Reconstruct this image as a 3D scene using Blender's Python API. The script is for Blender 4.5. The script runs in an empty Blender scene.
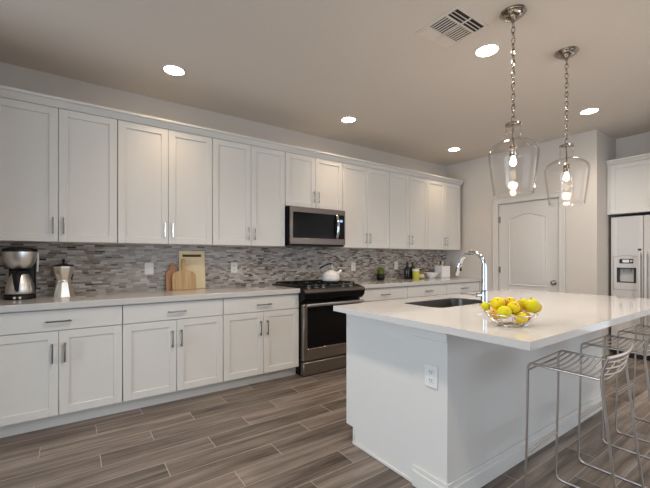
import bpy, bmesh, math, random
from math import pi, sin, cos, radians as R
from mathutils import Vector, Matrix
random.seed(7)
SC = bpy.context.scene
COL = SC.collection

# ------------------------------------------------------------------ camera
YAW, FPX, HOR = 0.958, 359.73, 257.69
cam_d = bpy.data.cameras.new('camera')
cam = bpy.data.objects.new('camera', cam_d); COL.objects.link(cam)
cam.location = (0, -3.82, 1.227)
cam.rotation_euler = (pi / 2, 0, -(pi / 2 - YAW))
cam_d.sensor_width = 36.0
cam_d.lens = 36.0 * FPX / 650.0
cam_d.shift_y = (HOR - 244.0) / 650.0
cam_d.clip_start = 0.05
SC.camera = cam

# ------------------------------------------------------------------ world, daylight, exposure
w = bpy.data.worlds.new('world'); SC.world = w; w.use_nodes = True
w.node_tree.nodes['Background'].inputs['Color'].default_value = (0.72, 0.82, 1.0, 1)
w.node_tree.nodes['Background'].inputs['Strength'].default_value = 0.6
SC.view_settings.view_transform = 'Standard'
SC.view_settings.look = 'None'
SC.view_settings.gamma = 1.0
SC.view_settings.use_curve_mapping = False
SC.view_settings.exposure = 0.55

def area(name, loc, rot, sx, sy, power, col):
    l = bpy.data.lights.new(name, 'AREA'); l.shape = 'RECTANGLE'; l.size = sx; l.size_y = sy
    l.energy = power; l.color = col
    o = bpy.data.objects.new(name, l); COL.objects.link(o)
    o.location = loc; o.rotation_euler = rot
    return o
# daylight in unseen windows; the right and far ones are added as fill
area('daylight_near', (-4.72, -2.3, 1.32), (0, -pi / 2, 0), 2.1, 2.4, 135, (0.70, 0.85, 1.0))
area('fill_right', (2.6, -7.32, 1.32), (pi / 2, 0, 0), 3.2, 2.1, 46, (0.72, 0.86, 1.0))
area('fill_far', (5.33, -5.2, 1.32), (0, pi / 2, 0), 2.1, 2.4, 9, (1.0, 0.95, 0.88))

# ------------------------------------------------------------------ materials
MATS = {}
def nt(name):
    m = bpy.data.materials.new(name); m.use_nodes = True
    t = m.node_tree; b = t.nodes['Principled BSDF']
    MATS[name] = m
    return m, t, b
def N(t, typ, **kw):
    n = t.nodes.new(typ)
    for k, v in kw.items(): setattr(n, k, v)
    return n
def math_n(t, op, a, b=None, c=None):
    n = N(t, 'ShaderNodeMath', operation=op)
    for i, v in enumerate((a, b, c)):
        if v is None: continue
        if isinstance(v, (int, float)): n.inputs[i].default_value = v
        else: t.links.new(v, n.inputs[i])
    return n.outputs[0]
def mix_c(t, f, a, b):
    n = N(t, 'ShaderNodeMix', data_type='RGBA')
    for s, v in ((n.inputs['Factor'], f), (n.inputs['A'], a), (n.inputs['B'], b)):
        if isinstance(v, (int, float)): s.default_value = v
        elif isinstance(v, tuple): s.default_value = (*v, 1)
        else: t.links.new(v, s)
    return n.outputs['Result']
def ramp(t, f, stops):
    n = N(t, 'ShaderNodeValToRGB'); cr = n.color_ramp
    while len(cr.elements) < len(stops): cr.elements.new(0.5)
    for e, (p, c) in zip(cr.elements, stops): e.position = p; e.color = (*c, 1)
    t.links.new(f, n.inputs[0]); return n.outputs[0]
def simple(name, col, rough=.5, metal=0.0, noise=0.04, scale=30.0, emit=None, es=1.0, spec=0.5, bump=0.0, stretch=None):
    m, t, b = nt(name)
    co = N(t, 'ShaderNodeTexCoord'); v = co.outputs['Object']
    if stretch:
        mp = N(t, 'ShaderNodeMapping'); mp.inputs['Scale'].default_value = stretch
        t.links.new(v, mp.inputs[0]); v = mp.outputs[0]
    nz = N(t, 'ShaderNodeTexNoise'); nz.inputs['Scale'].default_value = scale; nz.inputs['Detail'].default_value = 3
    t.links.new(v, nz.inputs['Vector'])
    c = mix_c(t, nz.outputs['Fac'], tuple(x * (1 - noise) for x in col), tuple(min(1, x * (1 + noise)) for x in col))
    t.links.new(c, b.inputs['Base Color'])
    b.inputs['Roughness'].default_value = rough; b.inputs['Metallic'].default_value = metal
    b.inputs['Specular IOR Level'].default_value = spec
    if bump:
        bp = N(t, 'ShaderNodeBump'); bp.inputs['Strength'].default_value = bump; bp.inputs['Distance'].default_value = .002
        t.links.new(nz.outputs['Fac'], bp.inputs['Height']); t.links.new(bp.outputs[0], b.inputs['Normal'])
    if emit:
        b.inputs['Emission Color'].default_value = (*emit, 1); b.inputs['Emission Strength'].default_value = es
    return m
M_WALL = simple('wall_paint', (.64, .585, .53), .75, scale=60, noise=.03, bump=.15)
M_CEIL = simple('ceiling_paint', (.71, .64, .57), .9, scale=60, noise=.03, bump=.2)
M_CAB = simple('cabinet_paint', (.72, .70, .665), .42, noise=.015)
M_TRIM = simple('trim_paint', (.67, .63, .585), .45, noise=.02)
M_DARK = simple('dark_gap', (.03, .028, .026), .7)
M_STEEL = simple('brushed_steel', (.50, .47, .45), .30, 1.0, noise=.08, scale=14, stretch=(1, 1, 60))
M_DSTEEL = simple('brushed_dark_steel', (.33, .295, .27), .33, 1.0, noise=.10, scale=14, stretch=(1, 1, 60))
M_NICKEL_DARK = simple('nickel_dark_reflection', (.26, .25, .245), .30, 1.0)  # nickel darkened to carry the dark reflections on the base pulls
M_CHROME = simple('polished_chrome', (.62, .65, .68), .07, 1.0, noise=.01)
M_ROD = simple('stool_steel', (.50, .455, .42), .30, 1.0, noise=.03)
M_BLACK = simple('black_enamel', (.004, .004, .004), .28, noise=.1, spec=.16)
M_BGLASS = simple('black_glass', (.007, .007, .008), .10, noise=.05, spec=.12)
M_WINDOWG = simple('oven_window_glass', (.008, .007, .007), .15, noise=.05, spec=.10)
M_IRON = simple('cast_iron', (.006, .006, .006), .6, spec=.2, bump=.3, scale=200)
M_PLAST = simple('black_plastic', (.009, .009, .010), .4, spec=.3)
M_WPLAST = simple('white_plastic', (.80, .79, .77), .35, noise=.01)
M_SLOT = simple('socket_slot', (.10, .09, .085), .6)
M_FRIDGE = simple('fridge_enamel', (.60, .58, .57), .35, noise=.01)
M_FRGREY = simple('fridge_grey', (.36, .34, .33), .4)
M_VENT = simple('vent_paint', (.71, .64, .57), .7)
M_ENAMEL = simple('white_enamel', (.82, .79, .76), .18, noise=.02)
M_CERAM = simple('white_ceramic', (.92, .915, .91), .3, noise=.01)
M_SOIL = simple('potting_soil', (.05, .035, .025), .95, scale=150, noise=.4)
M_LEAF = simple('herb_leaf', (.19, .23, .05), .5, noise=.75, scale=60)
M_ALU = simple('cast_aluminium', (.72, .64, .54), .28, .85, noise=.05)
M_SINK = simple('sink_steel', (.22, .20, .185), .38, 1.0, noise=.05)
M_MWAVE = simple('bronze_steel', (.20, .175, .16), .36, 1.0, noise=.08, scale=14, stretch=(1, 1, 60))
M_BRONZE = simple('dark_trim_steel', (.10, .088, .08), .45, 1.0, noise=.06)
M_ORNATE = simple('polished_nickel', (.40, .36, .32), .10, 1.0, noise=.02)
M_SLOTSHADE = simple('slot_shade_brown', (.09, .05, .025), .7, noise=.2)  # brown standing in for the shade inside the board's slot
M_TIN = simple('carafe_steel', (.80, .78, .76), .33, 1.0, noise=.04)
M_DGLASS = simple('dark_bottle_glass', (.012, .012, .010), .08)
M_OLIVE = simple('olive_bottle_glass', (.055, .045, .012), .12)
M_LIME = simple('yellow_green_soap', (.55, .55, .06), .15, noise=.12)
M_HONEY = simple('amber_contents', (.30, .17, .05), .15, noise=.2)
M_PAPER = simple('cream_paper', (.72, .64, .50), .8)
M_SPOON = simple('spoon_wood', (.42, .22, .10), .5, noise=.25)
M_PALEWOOD = simple('pale_spoon_wood', (.66, .48, .32), .5, noise=.15)
M_WIRE = simple('bowl_wire', (.78, .74, .68), .2, .9)
M_STEM = simple('fruit_stem', (.07, .05, .02), .8)
M_LENS = simple('lamp_lens', (.9, .88, .84), .5, emit=(1.0, .80, .56), es=24.0)
M_BULB = simple('bulb_glow', (1, .9, .75), .4, emit=(1.0, .80, .55), es=9.0)
M_DISP = simple('blue_display', (.05, .07, .12), .3, emit=(.30, .45, .9), es=.9)

def wood(name, c1, c2, scale, stretch, rough=.5):
    m, t, b = nt(name)
    co = N(t, 'ShaderNodeTexCoord'); mp = N(t, 'ShaderNodeMapping'); mp.inputs['Scale'].default_value = stretch
    t.links.new(co.outputs['Object'], mp.inputs[0])
    nz = N(t, 'ShaderNodeTexNoise'); nz.inputs['Scale'].default_value = scale; nz.inputs['Detail'].default_value = 5
    t.links.new(mp.outputs[0], nz.inputs['Vector'])
    t.links.new(ramp(t, nz.outputs['Fac'], [(.3, c1), (.7, c2)]), b.inputs['Base Color'])
    b.inputs['Roughness'].default_value = rough
    return m
M_BOARD = wood('maple_board', (.80, .64, .38), (.90, .76, .50), 6, (4, 4, 40))
M_PADDLE = wood('striped_board', (.42, .24, .10), (.74, .50, .25), 4, (16, 4, .6))
M_BROWN = wood('cherry_board', (.32, .14, .06), (.52, .26, .12), 5, (10, 4, 1))

def arch_glass(name, tint=(1, 1, 1), base=.012):
    m = bpy.data.materials.new(name); m.use_nodes = True; t = m.node_tree
    t.nodes.remove(t.nodes['Principled BSDF'])
    tr = N(t, 'ShaderNodeBsdfTransparent'); tr.inputs['Color'].default_value = (*tint, 1)
    gl = N(t, 'ShaderNodeBsdfGlossy'); gl.inputs['Roughness'].default_value = .03
    lw = N(t, 'ShaderNodeLayerWeight'); lw.inputs['Blend'].default_value = .10
    f = math_n(t, 'ADD', math_n(t, 'MULTIPLY', lw.outputs['Fresnel'], .42), base)
    mx = N(t, 'ShaderNodeMixShader'); t.links.new(f, mx.inputs[0])
    t.links.new(tr.outputs[0], mx.inputs[1]); t.links.new(gl.outputs[0], mx.inputs[2])
    t.links.new(mx.outputs[0], t.nodes['Material Output'].inputs['Surface'])
    return m
M_GLASS = arch_glass('clear_glass', (.99, .988, .985))
M_PANE = arch_glass('window_glass')

def floor_mat():
    m, t, b = nt('wood_look_tile')
    g = N(t, 'ShaderNodeNewGeometry'); sp = N(t, 'ShaderNodeSeparateXYZ'); t.links.new(g.outputs['Position'], sp.inputs[0])
    X, Y = sp.outputs['X'], sp.outputs['Y']
    d = math_n(t, 'MULTIPLY', Y, -1.0)
    rr = math_n(t, 'DIVIDE', math_n(t, 'SUBTRACT', d, .692 - .163 * 20), .163)
    row = math_n(t, 'FLOOR', rr); fy = math_n(t, 'SUBTRACT', rr, row)
    xx = math_n(t, 'DIVIDE', math_n(t, 'ADD', math_n(t, 'ADD', X, math_n(t, 'MULTIPLY', row, .31)), -.142 - 20 * .31 + 93.), .93)
    cell = math_n(t, 'FLOOR', xx); fx = math_n(t, 'SUBTRACT', xx, cell)
    cb = N(t, 'ShaderNodeCombineXYZ'); t.links.new(row, cb.inputs[0]); t.links.new(cell, cb.inputs[1])
    wn = N(t, 'ShaderNodeTexWhiteNoise', noise_dimensions='2D'); t.links.new(cb.outputs[0], wn.inputs['Vector'])
    # grout
    ey = math_n(t, 'MULTIPLY', math_n(t, 'MINIMUM', fy, math_n(t, 'SUBTRACT', 1, fy)), .163)
    ex = math_n(t, 'MULTIPLY', math_n(t, 'MINIMUM', fx, math_n(t, 'SUBTRACT', 1, fx)), .93)
    gr = math_n(t, 'LESS_THAN', math_n(t, 'MINIMUM', ex, ey), .0023)
    # grain, shifted per plank
    off = math_n(t, 'MULTIPLY', wn.outputs['Value'], 37.0)
    gv = N(t, 'ShaderNodeCombineXYZ')
    t.links.new(math_n(t, 'ADD', math_n(t, 'MULTIPLY', X, 1.3), off), gv.inputs[0])
    t.links.new(math_n(t, 'ADD', math_n(t, 'MULTIPLY', Y, 17.), off), gv.inputs[1]); t.links.new(off, gv.inputs[2])
    n1 = N(t, 'ShaderNodeTexNoise'); n1.inputs['Scale'].default_value = 1.1; n1.inputs['Detail'].default_value = 6; n1.inputs['Roughness'].default_value = .62; n1.inputs['Distortion'].default_value = .5
    t.links.new(gv.outputs[0], n1.inputs['Vector'])
    c = ramp(t, n1.outputs['Fac'], [(.28, (.060, .044, .035)), (.42, (.138, .108, .089)), (.55, (.208, .168, .142)), (.72, (.315, .265, .228))])
    tone = math_n(t, 'ADD', math_n(t, 'MULTIPLY', wn.outputs['Value'], .46), .62)
    vm = N(t, 'ShaderNodeVectorMath', operation='SCALE'); t.links.new(c, vm.inputs[0]); t.links.new(tone, vm.inputs['Scale'])
    cc = mix_c(t, gr, vm.outputs[0], (.36, .32, .285))
    t.links.new(cc, b.inputs['Base Color'])
    b.inputs['Roughness'].default_value = .42
    b.inputs['Specular IOR Level'].default_value = .35
    bp = N(t, 'ShaderNodeBump'); bp.inputs['Strength'].default_value = .25; bp.inputs['Distance'].default_value = .002
    t.links.new(math_n(t, 'ADD', math_n(t, 'MULTIPLY', n1.outputs['Fac'], .4), math_n(t, 'MULTIPLY', gr, -1)), bp.inputs['Height'])
    t.links.new(bp.outputs[0], b.inputs['Normal'])
    return m
M_FLOOR = floor_mat()

def mosaic_mat():
    m, t, b = nt('mosaic_strip_tile')
    g = N(t, 'ShaderNodeNewGeometry'); sp = N(t, 'ShaderNodeSeparateXYZ'); t.links.new(g.outputs['Position'], sp.inputs[0])
    X, Z = sp.outputs['X'], sp.outputs['Z']
    H = .0172
    rr = math_n(t, 'DIVIDE', Z, H); row = math_n(t, 'FLOOR', rr); fz = math_n(t, 'SUBTRACT', rr, row)
    wr = N(t, 'ShaderNodeTexWhiteNoise', noise_dimensions='1D'); t.links.new(row, wr.inputs['W'])
    wid = math_n(t, 'ADD', math_n(t, 'MULTIPLY', wr.outputs['Value'], .04), .042)
    xx = math_n(t, 'ADD', math_n(t, 'DIVIDE', math_n(t, 'ADD', X, 10), wid), math_n(t, 'MULTIPLY', wr.outputs['Value'], 91.7))
    cell = math_n(t, 'FLOOR', xx); fx = math_n(t, 'SUBTRACT', xx, cell)
    cb = N(t, 'ShaderNodeCombineXYZ'); t.links.new(row, cb.inputs[0]); t.links.new(cell, cb.inputs[1])
    wn = N(t, 'ShaderNodeTexWhiteNoise', noise_dimensions='2D'); t.links.new(cb.outputs[0], wn.inputs['Vector'])
    nz = N(t, 'ShaderNodeTexNoise'); nz.inputs['Scale'].default_value = 45; t.links.new(g.outputs['Position'], nz.inputs['Vector'])
    v = math_n(t, 'ADD', wn.outputs['Value'], math_n(t, 'MULTIPLY', math_n(t, 'SUBTRACT', nz.outputs['Fac'], .5), .10))
    c = ramp(t, v, [(0, (.05, .037, .03)), (.06, (.10, .074, .06)), (.13, (.21, .16, .128)), (.35, (.31, .252, .212)), (.60, (.385, .34, .305)), (.82, (.48, .45, .42)), (1, (.60, .575, .545))])
    ex = math_n(t, 'MULTIPLY', math_n(t, 'MINIMUM', fx, math_n(t, 'SUBTRACT', 1, fx)), .085)
    ez = math_n(t, 'MULTIPLY', math_n(t, 'MINIMUM', fz, math_n(t, 'SUBTRACT', 1, fz)), H)
    gr = math_n(t, 'LESS_THAN', math_n(t, 'MINIMUM', ex, ez), .0009)
    t.links.new(mix_c(t, gr, c, (.42, .39, .37)), b.inputs['Base Color'])
    t.links.new(math_n(t, 'ADD', math_n(t, 'MULTIPLY', wn.outputs['Value'], .3), .15), b.inputs['Roughness'])
    b.inputs['Specular IOR Level'].default_value = .4
    bp = N(t, 'ShaderNodeBump'); bp.inputs['Strength'].default_value = .4; bp.inputs['Distance'].default_value = .001
    t.links.new(math_n(t, 'MULTIPLY', gr, -1), bp.inputs['Height']); t.links.new(bp.outputs[0], b.inputs['Normal'])
    return m
M_MOSAIC = mosaic_mat()

def quartz_mat():
    m, t, b = nt('white_quartz')
    co = N(t, 'ShaderNodeTexCoord')
    n1 = N(t, 'ShaderNodeTexNoise'); n1.inputs['Scale'].default_value = 160; n1.inputs['Detail'].default_value = 2; t.links.new(co.outputs['Object'], n1.inputs['Vector'])
    t.links.new(ramp(t, n1.outputs['Fac'], [(.35, (.605, .585, .57)), (.5, (.62, .60, .585)), (.7, (.63, .61, .595))]), b.inputs['Base Color'])
    b.inputs['Roughness'].default_value = .05
    b.inputs['Specular IOR Level'].default_value = .85
    return m
M_QUARTZ = quartz_mat()

def fruit_mat(name, base, blush, t0):
    m, t, b = nt(name)
    co = N(t, 'ShaderNodeTexCoord')
    n1 = N(t, 'ShaderNodeTexNoise'); n1.inputs['Scale'].default_value = 14; n1.inputs['Detail'].default_value = 2
    t.links.new(co.outputs['Object'], n1.inputs['Vector'])
    t.links.new(ramp(t, n1.outputs['Fac'], [(t0, base), (min(.99, t0 + .2), blush)]), b.inputs['Base Color'])
    b.inputs['Roughness'].default_value = .42
    b.inputs['Specular IOR Level'].default_value = .3
    return m
M_FRUIT = [fruit_mat('fruit_skin_yellow', (.74, .57, .004), (.72, .38, .006), .50),
           fruit_mat('fruit_skin_lime', (.66, .60, .006), (.72, .46, .006), .54),
           fruit_mat('fruit_skin_orange', (.66, .42, .006), (.58, .18, .008), .50),
           fruit_mat('fruit_skin_red', (.66, .36, .03), (.48, .07, .02), .44)]

# ------------------------------------------------------------------ mesh helpers
def bx(bm, lo, hi, bev=0.0, seg=1):
    lo, hi = [min(a, b) for a, b in zip(lo, hi)], [max(a, b) for a, b in zip(lo, hi)]
    r = bmesh.ops.create_cube(bm, size=1.0)
    vs = r['verts']
    for v in vs:
        v.co = Vector([(lo[i] + hi[i]) / 2 + v.co[i] * (hi[i] - lo[i]) for i in range(3)])
    if bev > 0:
        es = list({e for v in vs for e in v.link_edges})
        bmesh.ops.bevel(bm, geom=es, offset=min(bev, .45 * min(h - l for l, h in zip(lo, hi))), segments=seg, affect='EDGES', profile=.5)
def tube(bm, pts, r, n=8, closed=False, cap=True, flat=None):
    pts = [Vector(p) for p in pts]; k = len(pts); rings = []
    nrm = None
    for i, p in enumerate(pts):
        a = pts[(i - 1) % k] if (closed or i > 0) else p
        b = pts[(i + 1) % k] if (closed or i < k - 1) else p
        tg = (b - a).normalized()
        if nrm is None:
            up = Vector((0, 0, 1)) if abs(tg.z) < .9 else Vector((1, 0, 0))
            nrm = (up - tg * up.dot(tg)).normalized()
        else:
            nrm = (nrm - tg * nrm.dot(tg)).normalized()
        bi = tg.cross(nrm)
        rad = r[i] if isinstance(r, (list, tuple)) else r
        f1, f2 = flat if flat else (1, 1)
        rings.append([bm.verts.new(p + (nrm * cos(2 * pi * j / n) * f1 + bi * sin(2 * pi * j / n) * f2) * rad) for j in range(n)])
    m = k if closed else k - 1
    for i in range(m):
        A, B = rings[i], rings[(i + 1) % k]
        sh = 0
        if closed and i == k - 1:
            sh = min(range(n), key=lambda s: sum((A[j].co - B[(j + s) % n].co).length for j in range(n)))
        for j in range(n):
            bm.faces.new((A[j], A[(j + 1) % n], B[(j + 1 + sh) % n], B[(j + sh) % n]))
    if not closed and cap:
        bm.faces.new(rings[0][::-1]); bm.faces.new(rings[-1])
def lathe(bm, prof, n=32, c=(0, 0, 0), cap0=True, cap1=True, rot=0.0):
    rings = []
    for r, z in prof:
        rings.append([bm.verts.new((c[0] + r * cos(2 * pi * j / n + rot), c[1] + r * sin(2 * pi * j / n + rot), c[2] + z)) for j in range(n)])
    for A, B in zip(rings, rings[1:]):
        for j in range(n):
            bm.faces.new((A[j], A[(j + 1) % n], B[(j + 1) % n], B[j]))
    if cap0: bm.faces.new(rings[0][::-1])
    if cap1: bm.faces.new(rings[-1])
def prism_y(bm, pts, y0, y1):
    """outline in x,z extruded along y"""
    A = [bm.verts.new((x, y0, z)) for x, z in pts]; B = [bm.verts.new((x, y1, z)) for x, z in pts]
    n = len(pts)
    bm.faces.new(A); bm.faces.new(B[::-1])
    for i in range(n): bm.faces.new((A[i], B[i], B[(i + 1) % n], A[(i + 1) % n]))
def prism_x(bm, pts, x0, x1):
    """outline in y,z extruded along x"""
    A = [bm.verts.new((x0, y, z)) for y, z in pts]; B = [bm.verts.new((x1, y, z)) for y, z in pts]
    n = len(pts)
    bm.faces.new(A); bm.faces.new(B[::-1])
    for i in range(n): bm.faces.new((A[i], B[i], B[(i + 1) % n], A[(i + 1) % n]))
def obj(name, bm, mat, parent=None, angle=40, rot=None):
    bmesh.ops.recalc_face_normals(bm, faces=bm.faces)
    if rot is not None: bm.transform(rot)
    for f in bm.faces: f.smooth = True
    me = bpy.data.meshes.new(name); bm.to_mesh(me); bm.free()
    me.set_sharp_from_angle(angle=R(angle))
    me.materials.append(mat)
    o = bpy.data.objects.new(name, me); COL.objects.link(o)
    if parent: o.parent = parent
    return o
def B(): return bmesh.new()
def tag(o, label, cat, group=None):
    o['label'] = label; o['category'] = cat
    if group: o['group'] = group
    return o
def thing(name, label, cat, loc=(0, 0, 0), rz=0.0, group=None):
    o = bpy.data.objects.new(name, None); COL.objects.link(o)
    o.location = loc; o.rotation_euler = (0, 0, rz); o.empty_display_size = .1
    return tag(o, label, cat, group)
def struct(name, bm, mat, angle=30):
    o = obj(name, bm, mat, None, angle); o['kind'] = 'structure'; return o
def dup(root, loc, label, rz=None, group=None):
    r = root.copy(); COL.objects.link(r); r.location = loc; r['label'] = label
    if rz is not None: r.rotation_euler = (0, 0, rz)
    if group: r['group'] = group
    for ch in list(root.children):
        c = ch.copy(); COL.objects.link(c); c.parent = r
        for g in list(ch.children):
            d = g.copy(); COL.objects.link(d); d.parent = c
    return r

# ------------------------------------------------------------------ room shell
CEIL = 2.7816; XN, XE, XA, YR = -4.6, 5.20, 5.84, -7.2
b = B(); bx(b, (XN - .1, YR - .1, -.1), (6.5, .1, 0)); struct('floor', b, M_FLOOR)
b = B(); bx(b, (XN - .1, YR - .1, CEIL), (6.5, .1, CEIL + .1)); struct('ceiling', b, M_CEIL)
b = B(); bx(b, (XN - .1, 0, 0), (6.5, .1, CEIL)); struct('wall_left', b, M_WALL)
# far wall with a doorway, turning into the fridge alcove
DO0, DO1, DOZ = .917, 1.735, 2.018
b = B()
bx(b, (XE, -DO0, 0), (XE + .1, 0, CEIL)); bx(b, (XE, -2.15, 0), (XE + .1, -DO1, CEIL)); bx(b, (XE, -DO1, DOZ), (XE + .1, -DO0, CEIL))
struct('wall_far', b, M_WALL)
b = B(); bx(b, (XE + .1, -2.15, 0), (6.4, -2.05, CEIL)); struct('wall_alcove_side', b, M_WALL)
b = B(); bx(b, (XA, -3.15, 1.78), (6.3, -2.15, CEIL)); bx(b, (6.3, -3.15, 0), (6.4, -2.15, CEIL)); struct('wall_alcove_back', b, M_WALL)
b = B(); bx(b, (XE, -3.25, 0), (6.4, -3.15, CEIL)); 
for lo, hi in (((XE, YR, 0), (XE + .1, -6.4, CEIL)), ((XE, -4.0, 0), (XE + .1, -3.25, CEIL)), ((XE, -6.4, 0), (XE + .1, -4.0, .27)), ((XE, -6.4, 2.37), (XE + .1, -4.0, CEIL))): bx(b, lo, hi)
struct('wall_far_right', b, M_WALL)
b = B(); bx(b, (-1.39, -1.0, 0), (-1.29, 0, CEIL)); struct('wall_shade_blocker', b, M_WALL)  # unseen wall added to shade the left cabinets from the near window
b = B()
for y in (-6.40, -5.23, -4.05): bx(b, (XE + .01, y, .27), (XE + .06, y + .05, 2.37))
bx(b, (XE + .01, -6.4, .27), (XE + .06, -4.0, .32)); bx(b, (XE + .01, -6.4, 2.32), (XE + .06, -4.0, 2.37))
w3 = struct('added_window_3', b, M_TRIM)  # unseen window added to hold the far fill light
b = B(); bx(b, (XE + .035, -6.39, .28), (XE + .04, -4.01, 2.36)); o = obj('pane', b, M_PANE, w3)
def windowed_wall(name, axis, at, thick, u0, u1, wu0, wu1, z0, z1):
    b = B()
    def q(ua, ub, za, zb):
        if axis == 'x': bx(b, (at, ua, za), (at + thick, ub, zb))
        else: bx(b, (ua, at, za), (ub, at + thick, zb))
    q(u0, wu0, 0, CEIL); q(wu1, u1, 0, CEIL); q(wu0, wu1, 0, z0); q(wu0, wu1, z1, CEIL)
    struct(name, b, M_WALL)
windowed_wall('wall_near', 'x', XN, -.1, YR, 0, -3.5, -1.1, .27, 2.37)
windowed_wall('wall_right', 'y', YR, -.1, XN, XE + .1, 1.0, 4.2, .27, 2.37)
b = B()
for y in (-3.50, -2.70, -1.95, -1.15): bx(b, (XN - .06, y, .27), (XN - .01, y + .05, 2.37))
bx(b, (XN - .06, -3.5, .27), (XN - .01, -1.1, .32)); bx(b, (XN - .06, -3.5, 2.32), (XN - .01, -1.1, 2.37))
w1 = struct('window_1', b, M_TRIM)
b = B(); bx(b, (XN - .04, -3.49, .28), (XN - .035, -1.11, 2.36)); o = obj('pane', b, M_PANE, w1)
b = B()
for x in (1.0, 2.06, 3.10, 4.15): bx(b, (x, YR - .06, .27), (x + .05, YR - .01, 2.37))
bx(b, (1.0, YR - .06, .27), (4.2, YR - .01, .32)); bx(b, (1.0, YR - .06, 2.32), (4.2, YR - .01, 2.37))
w2 = struct('added_window_2', b, M_TRIM)  # unseen window added to hold the frontal fill light
b = B(); bx(b, (1.01, YR - .04, .28), (4.19, YR - .035, 2.36)); o = obj('pane', b, M_PANE, w2)
# backsplash mosaic
b = B(); bx(b, (-1.276, -.010, .905), (XE, 0, 1.36)); struct('wall_backsplash', b, M_MOSAIC)
# door casing
b = B(); cw = .075
bx(b, (XE - .016, -DO0, 0), (XE, -DO0 + cw, DOZ + cw), .005); bx(b, (XE - .016, -DO1 - cw, 0), (XE, -DO1, DOZ + cw), .005)
bx(b, (XE - .016, -DO1, DOZ), (XE, -DO0, DOZ + cw), .005)
bx(b, (XE - .020, -DO0 + cw - .018, 0), (XE, -DO0 + cw, DOZ + cw), .004); bx(b, (XE - .020, -DO1 - cw, 0), (XE, -DO1 - cw + .018, DOZ + cw), .004)
bx(b, (XE - .020, -DO1 - cw, DOZ + cw - .018), (XE, -DO0 + cw, DOZ + cw), .004)
struct('trim_1', b, M_TRIM)
b = B(); bx(b, (XE - .014, -2.15, 0), (XE, -DO1 - cw, .11), .004); struct('baseboard_far', b, M_TRIM)
# interior door: leaf with two raised panels, the top one arched
def arch_outline(u0, u1, z0, z1, rise, n=14):
    p = [(u0, z0), (u1, z0)]
    for i in range(n + 1):
        k = i / n; u = u1 + (u0 - u1) * k
        p.append((u, z1 + rise * (.5 * (1 - cos(2 * pi * k))) ** .75))
    return p
b = B(); bx(b, (XE + .012, -DO1 + .004, .01), (XE + .047, -DO0 - .004, DOZ - .004), .002)
door = struct('door_1', b, M_TRIM)
for (z0, z1, rise, nm) in ((.83, 1.80, .055, 'upper'), (.16, .66, 0, 'lower')):
    b = B()
    u0, u1 = DO0 + .155, DO1 - .155
    outer = arch_outline(u0, u1, z0, z1, rise); o2_ = arch_outline(u0 + .008, u1 - .008, z0 + .008, z1 - .008, rise); mid = arch_outline(u0 + .018, u1 - .018, z0 + .018, z1 - .018, rise); inn = arch_outline(u0 + .045, u1 - .045, z0 + .045, z1 - .045, rise)
    L = []
    for pts, x in ((outer, XE + .0125), (o2_, XE + .001), (mid, XE + .0118), (inn, XE + .003)):
        L.append([b.verts.new((x, -u, z)) for u, z in pts])
    for A_, B_ in zip(L, L[1:]):
        n = len(A_)
        for i in range(n): b.faces.new((A_[i], A_[(i + 1) % n], B_[(i + 1) % n], B_[i]))
    b.faces.new(L[-1])
    obj('panel', b, M_TRIM, door, 20)
for z in (.22, 1.05, 1.79):
    b = B(); lathe(b, [(.007, -.045), (.007, .045)], 10, (XE + .003, -DO0 - .003, z)); bx(b, (XE + .004, -DO0 - .03, z - .045), (XE + .0125, -DO0 - .004, z + .045))
    obj('hinge', b, M_DSTEEL, door)
b = B(); lathe(b, [(.032, 0), (.032, .006), (.014, .012), (.012, .035), (.026, .045), (.029, .055), (.024, .066), (.008, .071)], 20)
obj('knob', b, M_DSTEEL, door, rot=Matrix.Translation((XE + .012, -1.676, .898)) @ Matrix.Rotation(-pi / 2, 4, 'Y'))
b = B(); bx(b, (XE + .002, -DO1 - .001, .86), (XE + .013, -DO1 + .006, .93)); obj('strike_plate', b, M_DSTEEL, door)

# ------------------------------------------------------------------ cabinets
W = .80
def shaker(name, x0, x1, z0, z1, yf, parent, mat=None):
    """door whose front is at y = yf, facing -y"""
    b = B(); fr = .058; t = .02
    bx(b, (x0 + .02, yf + .009, z0 + .02), (x1 - .02, yf + t, z1 - .02))
    bx(b, (x0, yf, z0), (x0 + fr, yf + t, z1), .0025); bx(b, (x1 - fr, yf, z0), (x1, yf + t, z1), .0025)
    bx(b, (x0 + fr - .003, yf, z0), (x1 - fr + .003, yf + t, z0 + fr), .0025); bx(b, (x0 + fr - .003, yf, z1 - fr), (x1 - fr + .003, yf + t, z1), .0025)
    return obj(name, b, mat or M_CAB, parent)
def pull(parent, x, z, yf, length, vert=True, mat=None):
    b = B(); h = length / 2; s = .0052
    if vert:
        bx(b, (x - s, yf - .034, z - h), (x + s, yf - .024, z + h), .002)
        for zz in (z - h + .012, z + h - .012): bx(b, (x - s * .9, yf - .026, zz - s), (x + s * .9, yf, zz + s))
    else:
        bx(b, (x - h, yf - .034, z - s), (x + h, yf - .024, z + s), .002)
        for xx in (x - h + .012, x + h - .012): bx(b, (xx - s, yf - .026, z - s * .9), (xx + s, yf, z + s * .9))
    return obj('handle', b, mat or M_NICKEL_DARK, parent)
ZUB, ZUT, YU = 1.350, 2.392, -.3393
def upper(x, label, z0=ZUB, group='white wall cabinets over the counter'):
    t = thing('wall_cabinet', label, 'cabinet', (x, 0, z0), 0, group)
    h = ZUT - z0
    b = B(); bx(b, (.001, YU + .021, 0), (W - .001, -.001, h), .001); obj('carcass', b, M_CAB, t)
    for x0, x1, hx in ((.003, W / 2 - .0015, W / 2 - .033), (W / 2 + .0015, W - .003, W / 2 + .033)):
        dr = shaker('door', x0, x1, .002, h - .002, YU, t)
        pull(dr, hx, .125, YU, .13, True, M_CHROME)
    return t
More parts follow.
